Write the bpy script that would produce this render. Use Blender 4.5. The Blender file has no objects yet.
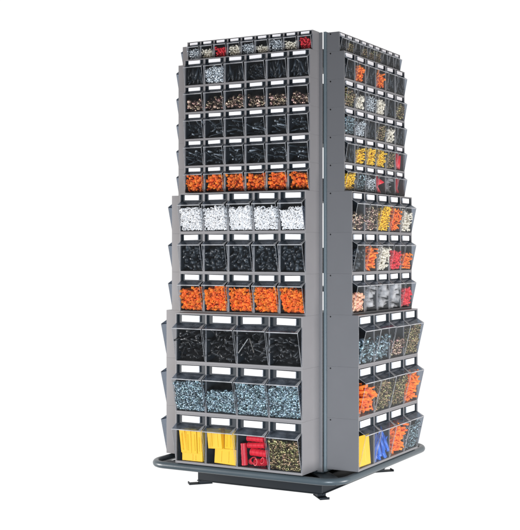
import bpy, bmesh, math, random
import numpy as np
from mathutils import Vector, Matrix, Euler
R = math.radians
random.seed(7); RNG = np.random.default_rng(11)
S = bpy.context.scene
COL = S.collection

# ------------------------------------------------------------------ camera
cam_d = bpy.data.cameras.new('camera'); cam = bpy.data.objects.new('camera', cam_d); COL.objects.link(cam)
cam.location = (2.3835, -4.2322, .8759)
cam.rotation_euler = (R(90), 0, 2.0388 - math.pi / 2)
cam_d.sensor_fit = 'HORIZONTAL'; cam_d.sensor_width = 36
cam_d.lens = 1104.35 / 520 * 36
cam_d.shift_x = -83.2 / 520; cam_d.shift_y = -14.0 / 520
cam_d.clip_start = .05; cam_d.clip_end = 100
S.camera = cam

# ------------------------------------------------------------------ studio surround (white backdrop, dimmer behind the camera)
W = bpy.data.worlds.new('World'); S.world = W; W.use_nodes = True
nt = W.node_tree; nt.nodes.clear()
out = nt.nodes.new('ShaderNodeOutputWorld'); bg = nt.nodes.new('ShaderNodeBackground')
tc = nt.nodes.new('ShaderNodeTexCoord')
dot = nt.nodes.new('ShaderNodeVectorMath'); dot.operation = 'DOT_PRODUCT'
dot.inputs[1].default_value = (math.cos(2.08), math.sin(2.08), -.12)
ramp = nt.nodes.new('ShaderNodeValToRGB')
ramp.color_ramp.elements[0].position = .30; ramp.color_ramp.elements[0].color = (.15, .155, .165, 1)
ramp.color_ramp.elements[1].position = .62; ramp.color_ramp.elements[1].color = (1.04, 1.04, 1.04, 1)
nt.links.new(tc.outputs['Generated'], dot.inputs[0]); nt.links.new(dot.outputs['Value'], ramp.inputs[0])
nt.links.new(ramp.outputs[0], bg.inputs[0]); nt.links.new(bg.outputs[0], out.inputs[0])
bg.inputs[1].default_value = 1.0

def area(name, loc, target, size, size_y, power, col):
    l = bpy.data.lights.new(name, 'AREA'); l.shape = 'RECTANGLE'; l.size = size; l.size_y = size_y
    l.energy = power; l.color = col
    o = bpy.data.objects.new(name, l); COL.objects.link(o); o.location = loc
    o.rotation_euler = (Vector(target) - Vector(loc)).to_track_quat('-Z', 'Y').to_euler()
area('softbox_key', (-4.2, -2.95, .25), (0, -.4, .6), 1.4, 1.6, 315, (1, .965, .95))
area('softbox_side', (3.3, .25, -.3), (.3, -.1, .5), 1.3, 1.2, 108, (1, .965, .955))
area('softbox_front', (1.5, -2.4, .0), (.38, -.3, .30), .9, .55, 64, (.84, .92, 1))
S.view_settings.view_transform = 'Standard'; S.view_settings.look = 'None'
S.view_settings.exposure = 0; S.view_settings.gamma = 1
S.cycles.max_bounces = 10; S.cycles.transparent_max_bounces = 24
S.cycles.caustics_reflective = False; S.cycles.caustics_refractive = False

# ------------------------------------------------------------------ materials
def mat(name, col, rough=.5, metal=0, var=0, hue=0, bump=0, bscale=300, spec=.5, trans=0, grime=0, coat=0, alpha=1):
    m = bpy.data.materials.new(name); m.use_nodes = True
    n = m.node_tree.nodes; L = m.node_tree.links; b = n['Principled BSDF']
    b.inputs['Roughness'].default_value = rough; b.inputs['Metallic'].default_value = metal
    b.inputs['Specular IOR Level'].default_value = spec; b.inputs['Transmission Weight'].default_value = trans
    b.inputs['Coat Weight'].default_value = coat; b.inputs['Alpha'].default_value = alpha
    src = None
    if var or hue:
        g = n.new('ShaderNodeNewGeometry'); hs = n.new('ShaderNodeHueSaturation'); hs.inputs['Color'].default_value = (*col, 1)
        mr = n.new('ShaderNodeMapRange'); mr.inputs['To Min'].default_value = 1 - var; mr.inputs['To Max'].default_value = 1 + var
        L.new(g.outputs['Random Per Island'], mr.inputs['Value']); L.new(mr.outputs[0], hs.inputs['Value'])
        if hue:
            w = n.new('ShaderNodeTexWhiteNoise'); w.noise_dimensions = '1D'
            mh = n.new('ShaderNodeMapRange'); mh.inputs['To Min'].default_value = .5 - hue; mh.inputs['To Max'].default_value = .5 + hue
            L.new(g.outputs['Random Per Island'], w.inputs['W']); L.new(w.outputs['Value'], mh.inputs['Value']); L.new(mh.outputs[0], hs.inputs['Hue'])
        src = hs.outputs[0]
    if grime:
        t = n.new('ShaderNodeTexCoord'); nz = n.new('ShaderNodeTexNoise'); nz.inputs['Scale'].default_value = 6; nz.inputs['Detail'].default_value = 6
        L.new(t.outputs['Object'], nz.inputs['Vector'])
        mr = n.new('ShaderNodeMapRange'); mr.inputs['To Min'].default_value = 1 - grime; mr.inputs['To Max'].default_value = 1 + grime
        L.new(nz.outputs[0], mr.inputs['Value'])
        hs = n.new('ShaderNodeHueSaturation'); hs.inputs['Color'].default_value = (*col, 1); L.new(mr.outputs[0], hs.inputs['Value'])
        src = hs.outputs[0]
        m2 = n.new('ShaderNodeMapRange'); m2.inputs['To Min'].default_value = rough - .1; m2.inputs['To Max'].default_value = rough + .12
        L.new(nz.outputs[0], m2.inputs['Value']); L.new(m2.outputs[0], b.inputs['Roughness'])
    if src: L.new(src, b.inputs['Base Color'])
    else: b.inputs['Base Color'].default_value = (*col, 1)
    if bump:
        t = n.new('ShaderNodeTexCoord'); nz = n.new('ShaderNodeTexNoise'); nz.inputs['Scale'].default_value = bscale
        bp = n.new('ShaderNodeBump'); bp.inputs['Strength'].default_value = bump; bp.inputs['Distance'].default_value = .001
        L.new(t.outputs['Object'], nz.inputs['Vector']); L.new(nz.outputs[0], bp.inputs['Height']); L.new(bp.outputs[0], b.inputs['Normal'])
    return m

def clear_mat(name, tint, haze, hcol=(.8, .82, .85), rough=.06, boost=1.0):
    """thin clear polystyrene: transparent, with fresnel gloss and a little surface haze"""
    m = bpy.data.materials.new(name); m.use_nodes = True
    n = m.node_tree.nodes; L = m.node_tree.links; n.clear()
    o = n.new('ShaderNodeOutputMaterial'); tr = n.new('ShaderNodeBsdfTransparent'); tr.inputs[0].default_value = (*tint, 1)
    gl = n.new('ShaderNodeBsdfGlossy'); gl.inputs['Roughness'].default_value = rough; gl.inputs[0].default_value = (1, 1, 1, 1)
    df = n.new('ShaderNodeBsdfDiffuse'); df.inputs[0].default_value = (*hcol, 1)
    lw = n.new('ShaderNodeLayerWeight'); lw.inputs['Blend'].default_value = .5
    pw = n.new('ShaderNodeMath'); pw.operation = 'POWER'; pw.inputs[1].default_value = 5
    L.new(lw.outputs['Facing'], pw.inputs[0])
    mu = n.new('ShaderNodeMath'); mu.operation = 'MULTIPLY_ADD'; mu.inputs[1].default_value = .5 * boost; mu.inputs[2].default_value = .022 * boost; mu.use_clamp = True
    nz = n.new('ShaderNodeTexNoise'); nz.inputs['Scale'].default_value = 25; nz.inputs['Detail'].default_value = 4
    t = n.new('ShaderNodeTexCoord'); L.new(t.outputs['Object'], nz.inputs['Vector'])
    mr = n.new('ShaderNodeMapRange'); mr.inputs['From Min'].default_value = .3; mr.inputs['From Max'].default_value = .75
    mr.inputs['To Min'].default_value = haze * .4; mr.inputs['To Max'].default_value = haze * 1.6; L.new(nz.outputs[0], mr.inputs['Value'])
    m1 = n.new('ShaderNodeMixShader'); m2 = n.new('ShaderNodeMixShader')
    L.new(mr.outputs[0], m1.inputs[0]); L.new(tr.outputs[0], m1.inputs[1]); L.new(df.outputs[0], m1.inputs[2])
    L.new(pw.outputs[0], mu.inputs[0]); L.new(mu.outputs[0], m2.inputs[0]); L.new(m1.outputs[0], m2.inputs[1]); L.new(gl.outputs[0], m2.inputs[2])
    L.new(m2.outputs[0], o.inputs[0])
    return m

def mixmat(name, c0, c1, cut, rough=.38):
    m = mat(name, c0, rough, var=.3); n = m.node_tree.nodes; L = m.node_tree.links
    g = n.new('ShaderNodeNewGeometry'); w = n.new('ShaderNodeTexWhiteNoise'); w.noise_dimensions = '1D'
    L.new(g.outputs['Random Per Island'], w.inputs['W'])
    cr = n.new('ShaderNodeValToRGB'); cr.color_ramp.elements[0].position = cut - .02; cr.color_ramp.elements[0].color = (*c0, 1)
    cr.color_ramp.elements[1].position = cut + .06; cr.color_ramp.elements[1].color = (*c1, 1)
    L.new(w.outputs['Value'], cr.inputs[0]); L.new(cr.outputs[0], n['Principled BSDF'].inputs['Base Color']); return m
M = dict(
    frame=mat('grey housing plastic', (.212, .205, .210), .42, bump=.15, bscale=500, grime=.08),
    post=mat('pale painted steel post', (.19, .23, .25), .35, grime=.1),
    dark=mat('dark slate plastic and inner shade', (.014, .021, .028), .45, bump=.1),  # label strip colour, also used to paint shade inside the housings
    card=mat('white label card', (.86, .845, .86), .7),
    steel=mat('grey painted steel', (.065, .085, .097), .33, bump=.12, bscale=350, grime=.12),
    steel_shade=mat('painted steel darkened for shade', (.010, .014, .018), .5, grime=.15, spec=.25),  # the stand's steel, darkened to paint in shade around the base
    screw=mat('dark screw', (.03, .03, .03), .4, .6),
    clear=clear_mat('clear tip bin plastic', (.965, .972, .978), .005, boost=.42),
    clear_wall=clear_mat('thin clear side wall plastic', (.86, .88, .90), .015, (.4, .43, .48), boost=.5),
    wall=clear_mat('clear side wall plastic', (.24, .27, .32), .03, (.2, .23, .28), boost=.5),  # tint darkens end walls to paint in their refraction at the silhouette
    ledge=clear_mat('clear ledge plastic', (.60, .65, .71), .14, (.34, .38, .44), boost=.5),
    rim=clear_mat('clear rim with painted highlight', (.72, .73, .75), .42, (.66, .66, .67), .25, 1.2),  # pale haze paints in the bright specular line along the edges
    black=mat('black plastic pieces', (.013, .019, .026), .45, var=.8, spec=.35),
    tie=mixmat('black pins with painted glints', (.034, .045, .056), (.40, .44, .48), .84),  # paler share of pieces paints in reflections on shiny black pins
    blocks=mixmat('black and slate blocks', (.012, .018, .025), (.06, .075, .09), .80),
    keys=mixmat('black keys with painted glints', (.009, .010, .012), (.05, .05, .052), .75),  # greyer share of pieces paints in glints on the black keys
    zinc=mat('zinc plated steel', (.22, .295, .33), .42, .75, var=.75, hue=.02),
    silver=mat('bright silver steel', (.66, .70, .73), .4, .8, var=.35),
    bronze=mat('bronze and copper toned metal', (.36, .25, .19), .3, .75, var=.75, hue=.05),
    brown=mat('dark brass metal', (.22, .175, .09), .33, .75, var=.8, hue=.05),
    orange=mat('orange plastic', (.93, .20, .018), .62, spec=.25, var=.25, hue=.012),
    peach=mat('pale orange translucent plastic', (.95, .52, .33), .4, var=.15, hue=.02),
    white=mat('white plastic', (.93, .91, .90), .65, spec=.2, var=.12),
    cream=mat('cream plastic', (.80, .74, .62), .45, var=.15),
    red=mat('red plastic', (.72, .012, .03), .4, var=.2),
    yellow=mat('yellow plastic', (.93, .58, .015), .42, var=.12),
    yellow_solid=mat('yellow moulded plastic', (.92, .53, .012), .42, bump=.1, grime=.05),
    red_solid=mat('red moulded plastic', (.68, .01, .03), .38, grime=.05),
    blue=mat('blue plastic', (.02, .14, .62), .4, var=.2),
    glassy=mat('clear small parts', (.92, .90, .90), .25, var=.15, alpha=.22),
)

# ------------------------------------------------------------------ mesh helpers
class MB:
    def __init__(s): s.V = []; s.F = []; s.MI = []
    def add(s, v, f, mi=0):
        o = len(s.V); s.V += [tuple(p) for p in v]; s.F += [tuple(i + o for i in q) for q in f]; s.MI += [mi] * len(f)
    def box(s, x0, x1, y0, y1, z0, z1, mi=0, mx=None):
        v = [(x, y, z) for x in (x0, x1) for y in (y0, y1) for z in (z0, z1)]
        if mx is not None: v = [mx @ Vector(p) for p in v]
        s.add(v, [(0, 1, 3, 2), (4, 6, 7, 5), (0, 4, 5, 1), (2, 3, 7, 6), (0, 2, 6, 4), (1, 5, 7, 3)], mi)
    def tube(s, pts, r, seg=12, closed=False, mi=0, caps=True):
        pts = [Vector(p) for p in pts]; n = len(pts); rings = []
        for i, p in enumerate(pts):
            a = pts[(i - 1) % n] if (closed or i) else p; b = pts[(i + 1) % n] if (closed or i < n - 1) else p
            t = (b - a).normalized(); u = t.cross(Vector((0, 0, 1)))
            if u.length < .1: u = t.cross(Vector((0, 1, 0)))
            u.normalize(); w = u.cross(t)
            rings.append([p + r * (math.cos(k * 2 * math.pi / seg) * u + math.sin(k * 2 * math.pi / seg) * w) for k in range(seg)])
        f = []
        for i in range(n if closed else n - 1):
            j = (i + 1) % n
            for k in range(seg):
                l = (k + 1) % seg; f.append((i * seg + k, i * seg + l, j * seg + l, j * seg + k))
        if not closed and caps: f += [tuple(range(seg))[::-1], tuple((n - 1) * seg + k for k in range(seg))]
        s.add([v for rg in rings for v in rg], f, mi)
    def build(s, name, mats, parent=None, bevel=0, smooth=False, loc=None):
        me = bpy.data.meshes.new(name); me.from_pydata(s.V, [], s.F); me.validate()
        if not isinstance(mats, (list, tuple)): mats = [mats]
        for m in mats: me.materials.append(m)
        me.polygons.foreach_set('material_index', s.MI)
        if bevel:
            bm = bmesh.new(); bm.from_mesh(me)
            bmesh.ops.recalc_face_normals(bm, faces=bm.faces)
            bmesh.ops.bevel(bm, geom=list(bm.edges), offset=bevel, segments=2, affect='EDGES', clamp_overlap=True, profile=.5)
            bm.to_mesh(me); bm.free()
        if smooth:
            me.polygons.foreach_set('use_smooth', [True] * len(me.polygons))
        ob = bpy.data.objects.new(name, me); COL.objects.link(ob)
        if parent: ob.parent = parent
        if loc: ob.location = loc
        return ob
def tag(o, label=None, cat=None, group=None, kind=None):
    if label: o['label'] = label
    if cat: o['category'] = cat
    if group: o['group'] = group
    if kind: o['kind'] = kind
    return o
def empty(name, loc, rz=0):
    o = bpy.data.objects.new(name, None); COL.objects.link(o); o.location = loc; o.rotation_euler = (0, 0, rz)
    o.empty_display_size = .05; return o

# ------------------------------------------------------------------ measures
C = .3225                       # half width of the core
HW = .3                         # half width of each bin unit
UNIT = {9: dict(H=.0782, D=.0552, n=.010), 6: dict(H=.11212, D=.0774, n=.013),
        5: dict(H=.1648, D=.1119, n=.022), 4: dict(H=.2068, D=.1406, n=.030)}
ROWS = []                       # (bins, z bottom) from the top down
z = .6204 + .4944 + .5606 + .0782
for k in (9, 6, 6, 6, 6, 6, 5, 5, 5, 4, 4, 4):
    z -= UNIT[k]['H']; ROWS.append((k, z))

# ------------------------------------------------------------------ the rotating stand
st = empty('rotating_stand', (0, 0, -.118))
tag(st, 'grey steel rotating stand with tubular ring at the foot of the storage tower', 'stand')
Z0 = .118
def ring_pts(h, r, z, seg=8):
    p = []
    for cx, cy, a0 in ((h - r, h - r, 0), (-h + r, h - r, 90), (-h + r, -h + r, 180), (h - r, -h + r, 270)):
        for k in range(seg + 1):
            a = R(a0 + 90 * k / seg); p.append((cx + r * math.cos(a), cy + r * math.sin(a), z))
    return p
b = MB(); b.tube(ring_pts(.450, .085, Z0 - .0185), .0145, 16, closed=True)
b.build('guard_ring', M['steel'], st, smooth=True)
b = MB()
for a in (45, 135, 225, 315):
    mx = Matrix.Rotation(R(a), 4, 'Z')
    b.box(.02, .585, -.035, .035, Z0 - .026, Z0 - .018, mx=mx)
b.box(-.31, .31, -.31, .31, Z0 - .017, Z0 - .0115)
b.build('cross_arms', M['steel'], st, bevel=.001)
b = MB()
s_ = .30; zb, zt = Z0 - .103, Z0 - .034
b.box(-.43, .43, -.43, .43, Z0 - .0335, Z0 - .0285)
b.box(-s_, s_, -s_, -s_ + .004, zb, zt); b.box(-s_, s_, s_ - .004, s_, zb, zt)
b.box(-s_, -s_ + .004, -s_ + .0045, s_ - .0045, zb, zt); b.box(s_ - .004, s_, -s_ + .0045, s_ - .0045, zb, zt)
b.box(-s_ + .005, s_ - .005, -s_ + .005, s_ - .005, zt - .01, zt - .004)
b.box(-s_ - .001, s_ + .001, -s_ - .006, -s_ - .0005, zb - .002, zb + .002); b.box(s_ + .0005, s_ + .006, -s_ - .0005, s_ + .001, zb - .002, zb + .002)
b.build('base_box', M['steel_shade'], st, bevel=.001)
for sx, sy in ((-1, -1), (1, -1), (1, 1), (-1, 1)):
    f = MB()
    mx = Matrix.Translation((sx * s_, sy * s_, 0)) @ Matrix.Rotation(math.atan2(sy, sx), 4, 'Z')
    f.box(-.06, .040, -.02, .02, zb - .015, zb - .011, mx=mx); f.box(-.06, -.004, -.018, .018, zb - .0112, zb + .001, mx=mx)
    f.box(.035, .040, -.02, .02, zb - .015, zb - .006, mx=mx)
    f.build('foot', M['steel_shade'], st, bevel=.001)
for sx, sy in ((-1, -1), (1, -1), (1, 1), (-1, 1)):
    f = MB()
    def sb(x0, x1, y0, y1, z0, z1): f.box(*sorted((sx * x0, sx * x1)), *sorted((sy * y0, sy * y1)), z0, z1)
    sb(.3098, .3217, .288, .306, Z0 - .011, Z0 + 1.757)
    f.build('post', M['post'], st, bevel=.0015)
    f = MB()
    sb(.291, .3128, .3175, .3222, Z0 - .010, Z0 + 1.752)
    f.build('post_flange', M['frame'], st, bevel=.0008)
b = MB(); b.box(-.15, .15, -.15, .15, Z0 - .010, Z0 + .61)  # added blocks that darken the see-through corner gap at chosen heights
for z0_, z1_ in ((.70, .72), (.78, .89), (1.09, 1.19), (1.34, 1.60), (1.67, 1.75)): b.box(-.15, .15, -.15, .15, Z0 + z0_, Z0 + z1_)
for x_ in (-.148, .144):
    for y_ in (-.148, .144): b.box(x_, x_ + .004, y_, y_ + .004, Z0 + .60, Z0 + 1.74)
b.build('core_gap_blocks', M['steel_shade'], st, bevel=.001)

# ------------------------------------------------------------------ bin unit prototypes
def geo(k):
    u = UNIT[k]; H, D = u['H'], u['D']; p = .6 / k
    return dict(H=H, D=D, n=u['n'], p=p, zb=.045 * H + .002, zn=.695 * H, zl=.80 * H, mw={9: .0036, 6: .0045, 5: .0048, 4: .003}[k])
def housing_mesh(k):
    g = geo(k); H, D, p = g['H'], g['D'], g['p']; b = MB(); e = .0001
    cw = .005
    b.box(-HW, -HW + cw, -D, 0, e, H - e); b.box(HW - cw, HW, -D, 0, e, H - e)                      # end cheeks
    b.box(-HW + cw + e, HW - cw - e, -D + .0003, -.004, e, .045 * H)                               # floor and lower bar
    b.box(-HW + cw + e, HW - cw - e, -D + .0003, -.004, H * .972, H - e)                           # top and upper bar
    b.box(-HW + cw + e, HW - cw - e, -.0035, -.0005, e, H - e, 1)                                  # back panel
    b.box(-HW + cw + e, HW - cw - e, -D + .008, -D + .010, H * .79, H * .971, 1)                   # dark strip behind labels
    for i in range(1, k):
        x = -HW + i * p; w = g['mw']
        b.box(x - w, x + w, -D + .001, -D + .004, H * .047, H * .971)
        b.box(x - w * .8, x + w * .8, -D + .0043, -.004, H * .047, H * .971, 1)  # dark backing paints shade on the divider sides
    for sx in (-1, 1):                                                                             # added dark sheets painting shade onto the cheeks' insides
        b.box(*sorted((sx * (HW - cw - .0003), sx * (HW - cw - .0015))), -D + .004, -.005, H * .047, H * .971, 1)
    b.box(-HW + cw + .002, HW - cw - .002, -D + .006, -.005, H * .046, H * .050, 1)  # dark floor sheet standing in for interior shade
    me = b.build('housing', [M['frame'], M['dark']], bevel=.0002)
    return me
def bin_mesh(k, end=False):
    g = geo(k); H, D, n = g['H'], g['D'], g['n']; h = g['p'] / 2 - g['mw'] - .0004; t = .0014
    zb, zn, zl = g['zb'], g['zn'], g['zl']; b = MB()
    yf = -D - .0012
    # front wall, ledge, sides, floor as thin single-layer walls with real separation
    prof = [(yf, zb), (yf - n, zn), (yf - n + .001, zn + .002), (yf + .004, zl)]
    ins = [(y + t, z_) for y, z_ in prof]
    for P_, fl in ((prof, 0), (ins, 1)):
        v = []
        for y, z_ in P_: v += [(-h + fl * t, y, z_), (h - fl * t, y, z_)]
        f = [(2 * i, 2 * i + 1, 2 * i + 3, 2 * i + 2) for i in range(3)]
        if fl: f = [q[::-1] for q in f]
        b.add(v, f[:1], 0); b.add(v, f[1:], 2)
    for sx in (-1, 1):
        x = sx * h
        yb = -D + min(D * .6, .05)
        v = [(x, yf, zb), (x, yf - n, zn), (x, yf + .004, zl), (x, yb, zl - .002), (x, yb, zb)]
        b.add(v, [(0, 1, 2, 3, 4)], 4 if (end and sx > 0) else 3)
    b.box(-h, h, yf + .0005, -D + min(D * .6, .05), zb - .0005, zb + .0008, 0)
    r = .0013 if k > 5 else .0016
    # rims with painted highlights: nose edge, bottom edge and both upright edges
    b.box(-h - .0006, h + .0006, yf - n - r, yf - n + r, zn - r, zn + r * 1.4, 1)
    for sx in (-1, 1):
        b.tube([(sx * h, yf - .0003, zb + .001), (sx * h, yf - n - .0003, zn - r)], .0009, 5, mi=1)
        b.tube([(sx * h, yf - n, zn + r), (sx * h, yf + .004, zl)], .0010, 5, mi=1)
    # ledge corner at the right end, its curved highlight painted in pale haze
    w = g['p'] * .10
    b.add([(h, yf - n - .0004, zn + .001), (h - w, yf - n - .0004, zn + .001), (h - w * .35, yf + .003, zl + .001), (h, yf + .003, zl + .001)], [(0, 1, 2, 3)], 1)
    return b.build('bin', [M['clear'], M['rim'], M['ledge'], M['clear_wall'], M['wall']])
def card_mesh(k):
    g = geo(k); H, D, p = g['H'], g['D'], g['p']; b = MB()
    w = p * .285; b.box(-w, w, -D + .0012, -D + .0070, H * .828, H * .955)
    return b.build('label_card', M['card'], bevel=.0004)
def screw_mesh():
    b = MB(); b.tube([(0, 0, 0), (.0016, 0, 0)], .003, 10); return b.build('screw', M['screw'])
PROTO = {k: (housing_mesh(k), bin_mesh(k), card_mesh(k), bin_mesh(k, True)) for k in (9, 6, 5, 4)}
SCREW = screw_mesh()
for k in PROTO:
    for o in PROTO[k]: COL.objects.unlink(o)
COL.objects.unlink(SCREW)

SIDES = {'left': (0, lambda d, x: (x, -d)), 'right': (R(90), None), 'far': (R(-90), None)}
ROWNAME = ['nine-bin top row', 'first six-bin row', 'second six-bin row', 'third six-bin row', 'fourth six-bin row', 'fifth six-bin row',
           'upper five-bin row', 'middle five-bin row', 'lower five-bin row', 'upper four-bin row', 'middle four-bin row', 'bottom four-bin row']
UL = {'left': ['of silver, cream and red small parts', 'holding black parts and one bin of silver washers', 'full of bronze toned bolts', 'of black pins, above another black row',
               'of black pins, just above the orange pieces', 'full of orange pieces', 'full of white rings', 'full of black blocks', 'full of orange pieces',
               'full of black keys and bars', 'full of zinc nuts', 'holding yellow boxes, red tubes and brass nuts'],
      'right': ['of tiny dark and brown parts', 'with two orange bins among black ones', 'with two white bins and a silver one', 'with zinc, black and white bins',
                'with three yellow bins and a red one', 'with one yellow and two red bins', 'of bronze, yellow, orange and cream bins', 'of black, orange, cream and red bins',
                'of pale, clear and red bins', 'of zinc and bronze parts', 'with orange bins at both ends', 'of yellow, blue, orange and zinc bins']}
SIZE = {9: 'nine-bin', 6: 'six-bin', 5: 'five-bin', 4: 'four-bin'}
POS = ['top', 'second from the top', 'third from the top', 'fourth from the top', 'fifth from the top', 'sixth from the top', 'seventh from the top',
       'sixth from the bottom', 'fifth... ', '', '', '']
FAR = ['topmost nine-bin unit', 'highest six-bin unit', 'second six-bin unit', 'third six-bin unit', 'fourth six-bin unit', 'lowest six-bin unit',
       'upper five-bin unit', 'middle five-bin unit', 'lower five-bin unit', 'upper four-bin unit', 'middle four-bin unit', 'lowest four-bin unit']
UNITS = {}
def make_unit(side, r):
    k, z0 = ROWS[r]; rz = SIDES[side][0]
    base = Matrix.Rotation(rz, 4, 'Z') @ Vector((0, -C - .0005, z0))
    u = empty('tip_bin_unit', base, rz)
    if side == 'far': lab = 'grey %s on the far left side, seen edge on' % FAR[r]
    else: lab = 'grey %s unit %s, %s face' % (SIZE[k], UL[side][r], side + '-hand')
    tag(u, lab, 'bin unit', {'left': 'bin units on the left-hand face', 'right': 'bin units on the right-hand face', 'far': 'bin units seen edge on at the far left'}[side])
    h, bn, cd, bn_end = PROTO[k]
    c = h.copy(); COL.objects.link(c); c.parent = u
    p = .6 / k
    for i in range(k):
        x = -HW + (i + .5) * p
        for o in (bn, cd):
            c = (bn_end if (o is bn and i == k - 1) else o).copy(); COL.objects.link(c); c.parent = u; c.location = (x, 0, 0)
            if o is cd:
                c.location = (x - p * .01 + random.uniform(-1, 1) * p * .012, random.uniform(-.0004, .0004), 0); c.rotation_euler = (0, R(random.uniform(-1.1, 1.1)), 0)
            else:
                c.rotation_euler = (R(random.uniform(-.25, .35)), 0, 0)
    D = UNIT[k]['D']
    for sx in (-1,):
        c = SCREW.copy(); COL.objects.link(c); c.parent = u
        c.location = (sx * (HW + .0004) if sx > 0 else -HW - .0012, -.016, UNIT[k]['H'] - .008)
    UNITS[(side, r)] = u
    return u
for side in ('left', 'right', 'far'):
    for r in range(12): make_unit(side, r)

# ------------------------------------------------------------------ small pieces (prototypes as vertex/face lists, unit = metres, size 1)
def P_prism(n, r, l, r2=None):
    r2 = r if r2 is None else r2
    v = [(r * math.cos(2 * math.pi * i / n), r * math.sin(2 * math.pi * i / n), -l / 2) for i in range(n)]
    v += [(r2 * math.cos(2 * math.pi * i / n), r2 * math.sin(2 * math.pi * i / n), l / 2) for i in range(n)]
    return v, [tuple(range(n))[::-1], tuple(range(n, 2 * n))] + [(i, (i + 1) % n, n + (i + 1) % n, n + i) for i in range(n)]
def P_merge(*ps):
    V = []; F = []
    for v, f in ps:
        o = len(V); V += v; F += [tuple(i + o for i in q) for q in f]
    return V, F
def P_shift(p, dx=0, dy=0, dz=0): return [(x + dx, y + dy, z_ + dz) for x, y, z_ in p[0]], p[1]
def P_rot(p, ax, a):
    m = Matrix.Rotation(R(a), 3, ax); return [tuple(m @ Vector(q)) for q in p[0]], p[1]
def P_pipe(n, ro, ri, l):
    v = []
    for r_, z_ in ((ro, -l / 2), (ro, l / 2), (ri, l / 2), (ri, -l / 2)):
        v += [(r_ * math.cos(2 * math.pi * i / n), r_ * math.sin(2 * math.pi * i / n), z_) for i in range(n)]
    f = []
    for a in range(4):
        c = (a + 1) % 4
        f += [(a * n + i, a * n + (i + 1) % n, c * n + (i + 1) % n, c * n + i) for i in range(n)]
    return v, f
def P_torus(R_, r_, n=10, m=5, arc=1.0):
    b = MB(); k = n if arc == 1 else n + 1
    pts = [(R_ * math.cos(2 * math.pi * arc * i / n), R_ * math.sin(2 * math.pi * arc * i / n), 0) for i in range(k)]
    b.tube(pts, r_, m, closed=arc == 1); return b.V, b.F
def P_box(a, b_, c):
    b = MB(); b.box(-a / 2, a / 2, -b_ / 2, b_ / 2, -c / 2, c / 2); return b.V, b.F
def P_path(pts, r_, m=5):
    b = MB(); b.tube(pts, r_, m); return b.V, b.F
PIECE = {
    'nut': [P_pipe(6, .5, .27, .42)],
    'washer': [P_pipe(10, .5, .26, .10), P_pipe(6, .42, .22, .3)],
    'bolt': [P_merge(P_shift(P_prism(6, .30, .22), dz=.42), P_prism(7, .15, .8)), P_merge(P_shift(P_prism(6, .32, .22), dz=.3), P_prism(7, .17, .6)), P_pipe(6, .36, .2, .3)],
    'screw': [P_merge(P_shift(P_prism(8, .12, .12, .22), dz=.44), P_prism(6, .10, .9)), P_merge(P_shift(P_prism(8, .24, .12), dz=.4), P_prism(6, .11, .75))],
    'pinx': [P_prism(6, .045, 1.1), P_path([(0, 0, -.5), (0, 0, .4), (.12, 0, .5)], .045)],
    'tie': [P_merge(P_box(.06, .025, 1.1), P_shift(P_box(.11, .08, .1), dz=.5)), P_prism(6, .04, 1.2), P_prism(6, .05, .9)],
    'plug': [P_merge(P_prism(8, .17, .9, .12), P_shift(P_prism(8, .24, .08), dz=-.44)), P_merge(P_shift(P_prism(5, .18, .4, .12), dz=.25), P_shift(P_prism(5, .18, .42, .14), dz=-.2))],
    'connector': [P_merge(P_box(.40, .26, .75), P_shift(P_box(.3, .5, .18), dz=.1)), P_merge(P_box(.12, .4, .6), P_shift(P_box(.5, .4, .12), dx=.2, dz=.26)), P_pipe(5, .27, .17, .62), P_merge(P_pipe(8, .25, .15, .4), P_shift(P_box(.5, .12, .16), dz=-.15))],
    'sleeve': [P_box(.3, .2, .8), P_pipe(5, .28, .19, .78), P_pipe(8, .3, .2, .5), P_merge(P_pipe(8, .26, .17, .5), P_shift(P_pipe(8, .33, .2, .1), dz=.25))],
    'ring': [P_torus(.36, .12, 9, 5), P_torus(.36, .12, 8, 5, .78), P_torus(.40, .10, 9, 5), P_box(.8, .22, .2)],
    'block': [P_box(.9, .3, .26), P_merge(P_box(.7, .36, .2), P_shift(P_box(.2, .36, .4), dx=.3)), P_box(.5, .4, .3)],
    'key': [P_path([(0, 0, -.75), (0, 0, .42), (.05, 0, .5), (.38, 0, .5)], .055, 6), P_prism(6, .08, 1.2), P_box(.16, .10, 1.0), P_box(.22, .08, .6)],
    'long': [P_merge(P_prism(8, .13, 1.3, .10), P_shift(P_prism(8, .19, .1), dz=-.62)), P_box(.22, .14, 1.1)],
    'bracket': [P_merge(P_box(.8, .5, .07), P_shift(P_box(.07, .5, .45), dx=.38, dz=.2)), P_pipe(6, .4, .2, .3), P_merge(P_shift(P_prism(6, .25, .2), dz=.4), P_prism(7, .13, .8))],
    'slab': [P_box(.7, .10, 1.2), P_box(.5, .12, 1.0)],
    'wedge': [P_prism(4, .30, 1.5, .03), P_prism(4, .26, 1.3, .04)],
    'sachet': [P_box(.8, .5, .1), P_pipe(8, .4, .34, .5), P_merge(P_box(.6, .5, .05), P_shift(P_box(.5, .1, .3), dz=.1))],
}
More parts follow.
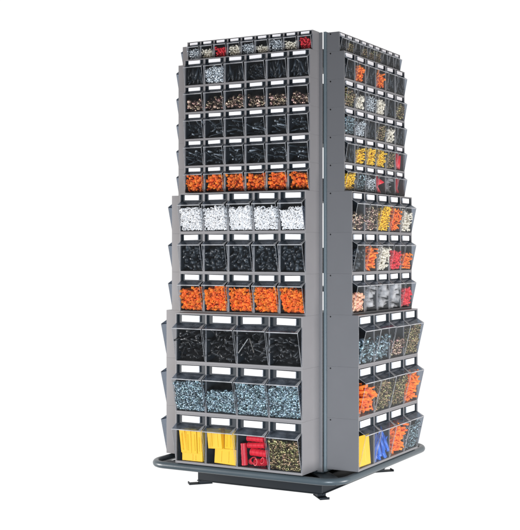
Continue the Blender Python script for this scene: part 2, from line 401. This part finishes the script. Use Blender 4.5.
def scatter(protos, pos, size, tilt=None, up=False):
    """numpy copy of prototypes at pos -> (verts, loop indices, loop starts)"""
    V = []; LI = []; LS = []; off = 0; lo = 0
    arr = [(np.array(v), [np.array(q) for q in f]) for v, f in protos]
    for p in pos:
        v, f = arr[random.randrange(len(arr))]
        if up: e = Euler((random.gauss(0, .22), random.gauss(0, .22), random.uniform(0, 6.28)))
        elif tilt == 'flat': e = Euler((random.gauss(0, .5) + math.pi / 2, random.uniform(0, 6.28), random.gauss(0, .35)))
        else: e = Euler([random.uniform(0, 6.28) for _ in range(3)])
        m = np.array(e.to_matrix()); s = size * random.uniform(.82, 1.15)
        V.append((v * s) @ m.T + p)
        for q in f: LI.append(q + off); LS.append(lo); lo += len(q)
        off += len(v)
    return np.concatenate(V), np.concatenate(LI), np.array(LS)
def raw_mesh(name, V, LI, LS, m):
    me = bpy.data.meshes.new(name)
    me.vertices.add(len(V)); me.vertices.foreach_set('co', V.astype(np.float32).ravel())
    me.loops.add(len(LI)); me.loops.foreach_set('vertex_index', LI.astype(np.int32))
    me.polygons.add(len(LS)); me.polygons.foreach_set('loop_start', LS.astype(np.int32))
    me.materials.append(m); me.update(calc_edges=True); me.validate()
    ob = bpy.data.objects.new(name, me); COL.objects.link(ob); return ob
ORD = ['first', 'second', 'third', 'fourth', 'fifth', 'sixth', 'seventh', 'eighth', 'ninth']

def heap(side, r, i, name, desc, kind, m, size, fill, style=None, layers=3, dens=1.0, filler=True):
    k, z0 = ROWS[r]; g = geo(k); D, p, H, n = g['D'], g['p'], g['H'], g['n']
    h = p / 2 - g['mw'] - .0025; zb = g['zb'] + .002; top = zb + (g['zn'] - zb) * fill
    rad = size * (.36 if kind in ('pin', 'tie', 'key', 'long', 'wedge') else .42)
    rad = min(rad, h * .8)
    pos = []
    ph = random.uniform(0, 6.28); amp = random.uniform(.03, .10)
    cell = size * (.52 if kind in ('pin', 'tie', 'key', 'long') else .60) / math.sqrt(dens)
    for L_ in range(layers):
        nx = max(2, round((2 * h - rad) / cell)); nz = max(2, round((top - zb) / cell))
        for a in range(nx):
            for c in range(nz):
                x = -h + rad * .3 + (2 * h - .6 * rad) * ((a + random.uniform(.0, 1)) / nx)
                zz = zb + rad * .4 + (top - zb - rad * .4) * ((c + random.uniform(0, 1)) / nz)
                lim = top * (1 + amp * math.sin(ph + x / h * 2.2)) - L_ * size * .05 + random.uniform(-.3, .12) * size
                if zz > lim: continue
                yf = -D - n * (zz - zb) / (g['zn'] - zb)
                y = yf + rad * .85 + L_ * size * .38 + random.uniform(0, .25) * size
                pos.append((x, min(y, -.006 - rad * .5), zz))
    V, LI, LS = scatter(PIECE[kind], np.array(pos), size, style, style == 'up')
    V[:, 0] = np.clip(V[:, 0], -h - .0015, h + .0015); V[:, 2] = np.clip(V[:, 2], zb - .0006, g['zn'] * 1.05)
    face = -D - n * np.clip((V[:, 2] - g['zb']) / (g['zn'] - g['zb']), 0, 1) + .0014
    V[:, 1] = np.clip(np.maximum(V[:, 1], face), None, -.005)
    if filler:                                          # the mass of the heap further back
        nx, nz = 7, 7; fv = []; yb = -D + min(layers * size * .38 + size * .15, D - .014)
        for c in range(nz):
            for a in range(nx):
                fv.append((-h + 2 * h * a / (nx - 1), yb + random.uniform(-1, 1) * .002, zb + (top * .97 - zb) * c / (nz - 1)))
        for a in range(nx): fv.append((-h + 2 * h * a / (nx - 1), -.006, top * .93))
        q = []
        for c in range(nz):
            for a in range(nx - 1): q.append((c * nx + a, c * nx + a + 1, (c + 1) * nx + a + 1, (c + 1) * nx + a))
        off = len(V); lo = len(LI)
        V = np.concatenate([V, np.array(fv)]); LI = np.concatenate([LI, np.array(q).ravel() + off])
        LS = np.concatenate([LS, lo + 4 * np.arange(len(q))])
    ob = raw_mesh(name, V, LI, LS, M[m])
    rz = SIDES[side][0]; ob.rotation_euler = (0, 0, rz)
    ob.location = Matrix.Rotation(rz, 4, 'Z') @ Vector((-HW + (i + .5) * p, -C - .0005, z0))
    tag(ob, '%s in %s bin from left, %s, %s-hand face' % (desc, ORD[i], ROWNAME[r], side), 'small parts',
        'loose parts filling the bins', 'stuff')
    return ob

# content kinds: key -> (object name, description, piece, material, size, fill, style, layers, density)
K = {
    'zs': ('silver_screws', 'small silver screws', 'screw', 'silver', .017, .85, None, 3, 1.1),
    'cp': ('cream_plugs', 'cream wall plugs', 'plug', 'cream', .020, .8, None, 3, 1),
    'rp': ('red_plugs', 'red plastic plugs', 'connector', 'red', .022, .9, None, 3, 1),
    'bk': ('black_pins', 'black plastic pins', 'long', 'black', .036, .95, 'up', 3, 1),
    'bs': ('black_screws', 'black screws', 'screw', 'black', .026, .85, None, 3, 1),
    'sw': ('silver_washers', 'silver washers', 'washer', 'silver', .014, .85, None, 3, 1),
    'bb': ('bronze_bolts', 'bronze toned bolts', 'bolt', 'bronze', .026, .68, None, 3, 1),
    'bt': ('black_cable_ties', 'black ties and pins', 'tie', 'tie', .066, .95, 'flat', 4, 2.2),
    'oc': ('orange_connectors', 'orange connectors', 'connector', 'orange', .024, 1.0, None, 3, 1),
    'wr': ('white_rings', 'white plastic rings', 'ring', 'white', .020, .86, None, 4, 2.2),
    'bl': ('black_blocks', 'black plastic blocks', 'block', 'blocks', .036, .98, None, 3, 1),
    'os': ('orange_sleeves', 'orange sleeves', 'sleeve', 'orange', .021, .93, None, 3, 1),
    'kk': ('black_keys', 'black keys and bars', 'key', 'keys', .060, .95, 'flat', 4, 1.5),
    'zn': ('zinc_nuts', 'zinc plated nuts', 'nut', 'zinc', .0165, .97, None, 3, 1.15),
    'zl': ('zinc_nuts', 'zinc nuts filled lower', 'nut', 'zinc', .0165, .66, None, 3, 1.15),
    'br': ('brass_nuts', 'dark brass nuts', 'nut', 'brown', .019, .95, None, 3, 1.1),
    'bm': ('brown_fixings', 'brown metal fixings', 'bolt', 'brown', .018, .9, None, 3, 1.1),
    'bz': ('bronze_bolts', 'bronze bolts, low heap', 'bolt', 'bronze', .024, .5, None, 3, 1),
    'bd': ('bronze_bolts', 'dark bronze bolts', 'bolt', 'bronze', .024, .9, None, 3, 1),
    'wb': ('white_clips', 'white plastic clips', 'block', 'cream', .022, .8, None, 3, 1),
    'yp': ('yellow_plugs', 'yellow wall plugs', 'plug', 'yellow', .020, .95, None, 3, 1.1),
    'op': ('orange_plugs', 'orange plugs', 'plug', 'orange', .026, .95, None, 3, 1),
    'ol': ('orange_strips', 'long orange plugs', 'long', 'orange', .042, .97, 'flat', 3, 1.2),
    'oz': ('orange_plugs', 'orange plugs, low heap', 'plug', 'orange', .024, .7, None, 3, 1),
    'rb': ('red_blocks', 'red plastic blocks', 'slab', 'red', .075, .97, 'up', 3, 1),
    'rl': ('red_sleeves', 'red sleeves', 'sleeve', 'red', .024, .8, None, 3, 1),
    'zb': ('zinc_brackets', 'zinc brackets and fittings', 'bracket', 'zinc', .032, .75, None, 3, 1.1),
    'zd': ('zinc_screws', 'zinc screws', 'screw', 'zinc', .020, .9, None, 3, 1.1),
    'cl': ('clear_parts', 'clear plastic parts', 'sachet', 'glassy', .042, .97, 'up', 3, .9),
    'pp': ('pale_orange_parts', 'pale orange parts', 'connector', 'peach', .026, .75, None, 3, 1),
    'cf': ('cream_plugs', 'cream plugs filled high', 'plug', 'cream', .024, .95, None, 3, 1),
    'cz': ('cream_plugs', 'cream plugs, lower heap', 'plug', 'cream', .018, .62, None, 3, 1),
    'bu': ('blue_wedges', 'blue tapered wedges', 'wedge', 'blue', .050, .72, 'up', 2, 1.0),
}
FILL = {
    'left': ['zs cp rp cp zs cz zs cp rp', 'bk sw bk bs bk bk', 'bb bb bb bb bb bb', 'bt bt bt bt bt bt', 'bt bt bt bt bt bt', 'oc oc oc oc oc oc',
             'wr wr wr wr wr', 'bl bl bl bl bl', 'os os os os os', 'kk kk kk kk', 'zn zl zn zn', '.. .. .. br'],
    'right': ['bk bm bs bm bm bm bk bk bk', 'bk op bk op bk bk', 'bm wb zs wb bk bm', 'zd zs bk bm wb bk', 'bk yp yp yp bm rb', 'yp zd zs rb cl rb',
              'bb bd yp op cf', 'bl ol cf rl oz', 'pp cl cl cl rl', 'zb zb bz bm', 'ol bm bm ol', '.. bu ol zd'],
}
for side in FILL:
    for r, row in enumerate(FILL[side]):
        for i, key in enumerate(row.split()):
            if key == '..': continue
            nm, ds, pc, mt, sz, fl, sty, ly, dn = K[key]
            k = ROWS[r][0]
            if k == 9: sz *= .75; ly = min(ly, 2)
            heap(side, r, i, nm, ds, pc, mt, sz, min(1, fl * random.uniform(.93, 1.12)), sty, ly, dn, filler=key != 'cl')

# ------------------------------------------------------------------ countable things in the bottom bins
def place(ob, side, r, i, loc, rot=(0, 0, 0)):
    k, z0 = ROWS[r]; g = geo(k); rz = SIDES[side][0]
    Mx = Matrix.Rotation(rz, 4, 'Z') @ Matrix.Translation((-HW + (i + .5) * g['p'] + loc[0], -C - .0005 - g['D'] + loc[1], z0 + g['zb'] + loc[2])) @ Euler(rot).to_matrix().to_4x4()
    ob.matrix_world = Mx
def ybox(w, d, h):
    """moulded yellow box with a raised rim and shallow ribs"""
    b = MB(); b.box(-w / 2, w / 2, -d / 2, d / 2, 0, h)
    b.box(-w / 2 - .001, w / 2 + .001, -d / 2 - .001, d / 2 + .001, h - .004, h + .0005)
    for q in range(2):
        x = random.uniform(-.35, .35) * w; b.box(x - .0006, x + .0006, -d / 2 - .0012, -d / 2 + .001, h * .10, h * random.uniform(.7, .88))
    return b.build('yellow_box', M['yellow_solid'], bevel=.0012)
YB = [  # side, bin, loc(x, y, z), rot, size, label
    ('left', 0, (.004, .030, .001), (0, 0, 0), (.100, .045, .033), 'yellow box lying flat on the floor of the bottom left corner bin'),
    ('left', 0, (-.034, .022, .036), (R(3), R(-5), 0), (.026, .04, .095), 'leftmost upright yellow box leaning in the bottom left corner bin'),
    ('left', 0, (-.006, .018, .036), (R(4), R(-1), 0), (.026, .04, .102), 'second upright yellow box in the bottom left corner bin'),
    ('left', 0, (.021, .018, .036), (R(4), R(0), 0), (.025, .04, .103), 'third upright yellow box in the bottom left corner bin'),
    ('left', 0, (.047, .020, .036), (R(4), R(1), 0), (.024, .04, .098), 'rightmost upright yellow box in the bottom left corner bin'),
    ('left', 1, (.014, .030, .001), (R(-2), R(2), 0), (.104, .045, .062), 'wide yellow box at the floor of second bottom bin'),
    ('left', 1, (-.026, .020, .064), (R(4), R(-3), R(-4)), (.070, .045, .082), 'wider upright yellow box on top in second bottom bin'),
    ('left', 1, (.041, .020, .068), (R(4), R(3), R(3)), (.046, .045, .078), 'narrow upright yellow box on top right in second bottom bin'),
    ('right', 0, (-.006, .026, .001), (R(-5), R(1), 0), (.118, .04, .120), 'large yellow box nearly filling the bottom bin of right-hand face'),
]
for sd, i, lc, rt, (w, d, h), lb in YB:
    o = ybox(w, d, h); place(o, sd, 11, i, lc, rt); tag(o, lb, 'box', 'yellow boxes in the bottom bins')
def rtube(l, r_):
    b = MB(); n = 20; v, f = P_pipe(n, r_, r_ * .78, l); b.add(v, f)
    for s_ in (-1, -.45, .1, .55, 1):
        v, f = P_pipe(n, r_ * 1.06, r_ * .9, l * .06); b.add([(x, y, z_ + s_ * l * .45) for x, y, z_ in v], f)
    o = b.build('red_tube', M['red_solid'], smooth=False); return o
RT = [((.004, .018, .113), (0, R(90), 0), .078, .0115, 'topmost red tube lying across the third bottom bin'),
      ((.006, .020, .087), (0, R(87), 0), .080, .0115, 'red tube lying second from top in the third bottom bin'),
      ((.018, .022, .058), (0, R(92), 0), .076, .015, 'thick red tube lying in the middle of the third bottom bin'),
      ((-.052, .018, .048), (0, R(-4), 0), .088, .0125, 'red tube standing upright at left in the third bottom bin'),
      ((-.018, .028, .022), (R(70), R(40), R(30)), .050, .013, 'short tilted red tube at lower left in the third bottom bin'),
      ((.016, .030, .018), (R(80), R(-25), R(-20)), .050, .014, 'short tilted red tube at lower middle in the third bottom bin'),
      ((.048, .028, .023), (R(60), R(-55), 0), .048, .013, 'short tilted red tube at lower right in the third bottom bin')]
for lc, rt, l, r_, lb in RT:
    o = rtube(l, r_); place(o, 'left', 11, 2, lc, rt); tag(o, lb, 'tube', 'red tubes in the third bottom bin')
# a bent steel hex key shows among the black keys
b = MB(); b.tube([(-.04, 0, -.02), (-.004, 0, .038), (.0, 0, .041), (.006, 0, .04), (.034, 0, -.015)], .003, 6)
o = b.build('hex_key', mat('worn steel', (.16, .155, .15), .3, .8)); place(o, 'left', 9, 2, (-.018, -.012, .062), (R(-13), 0, 0))
tag(o, 'bent steel hex key against the front of the third black key bin', 'hex key')
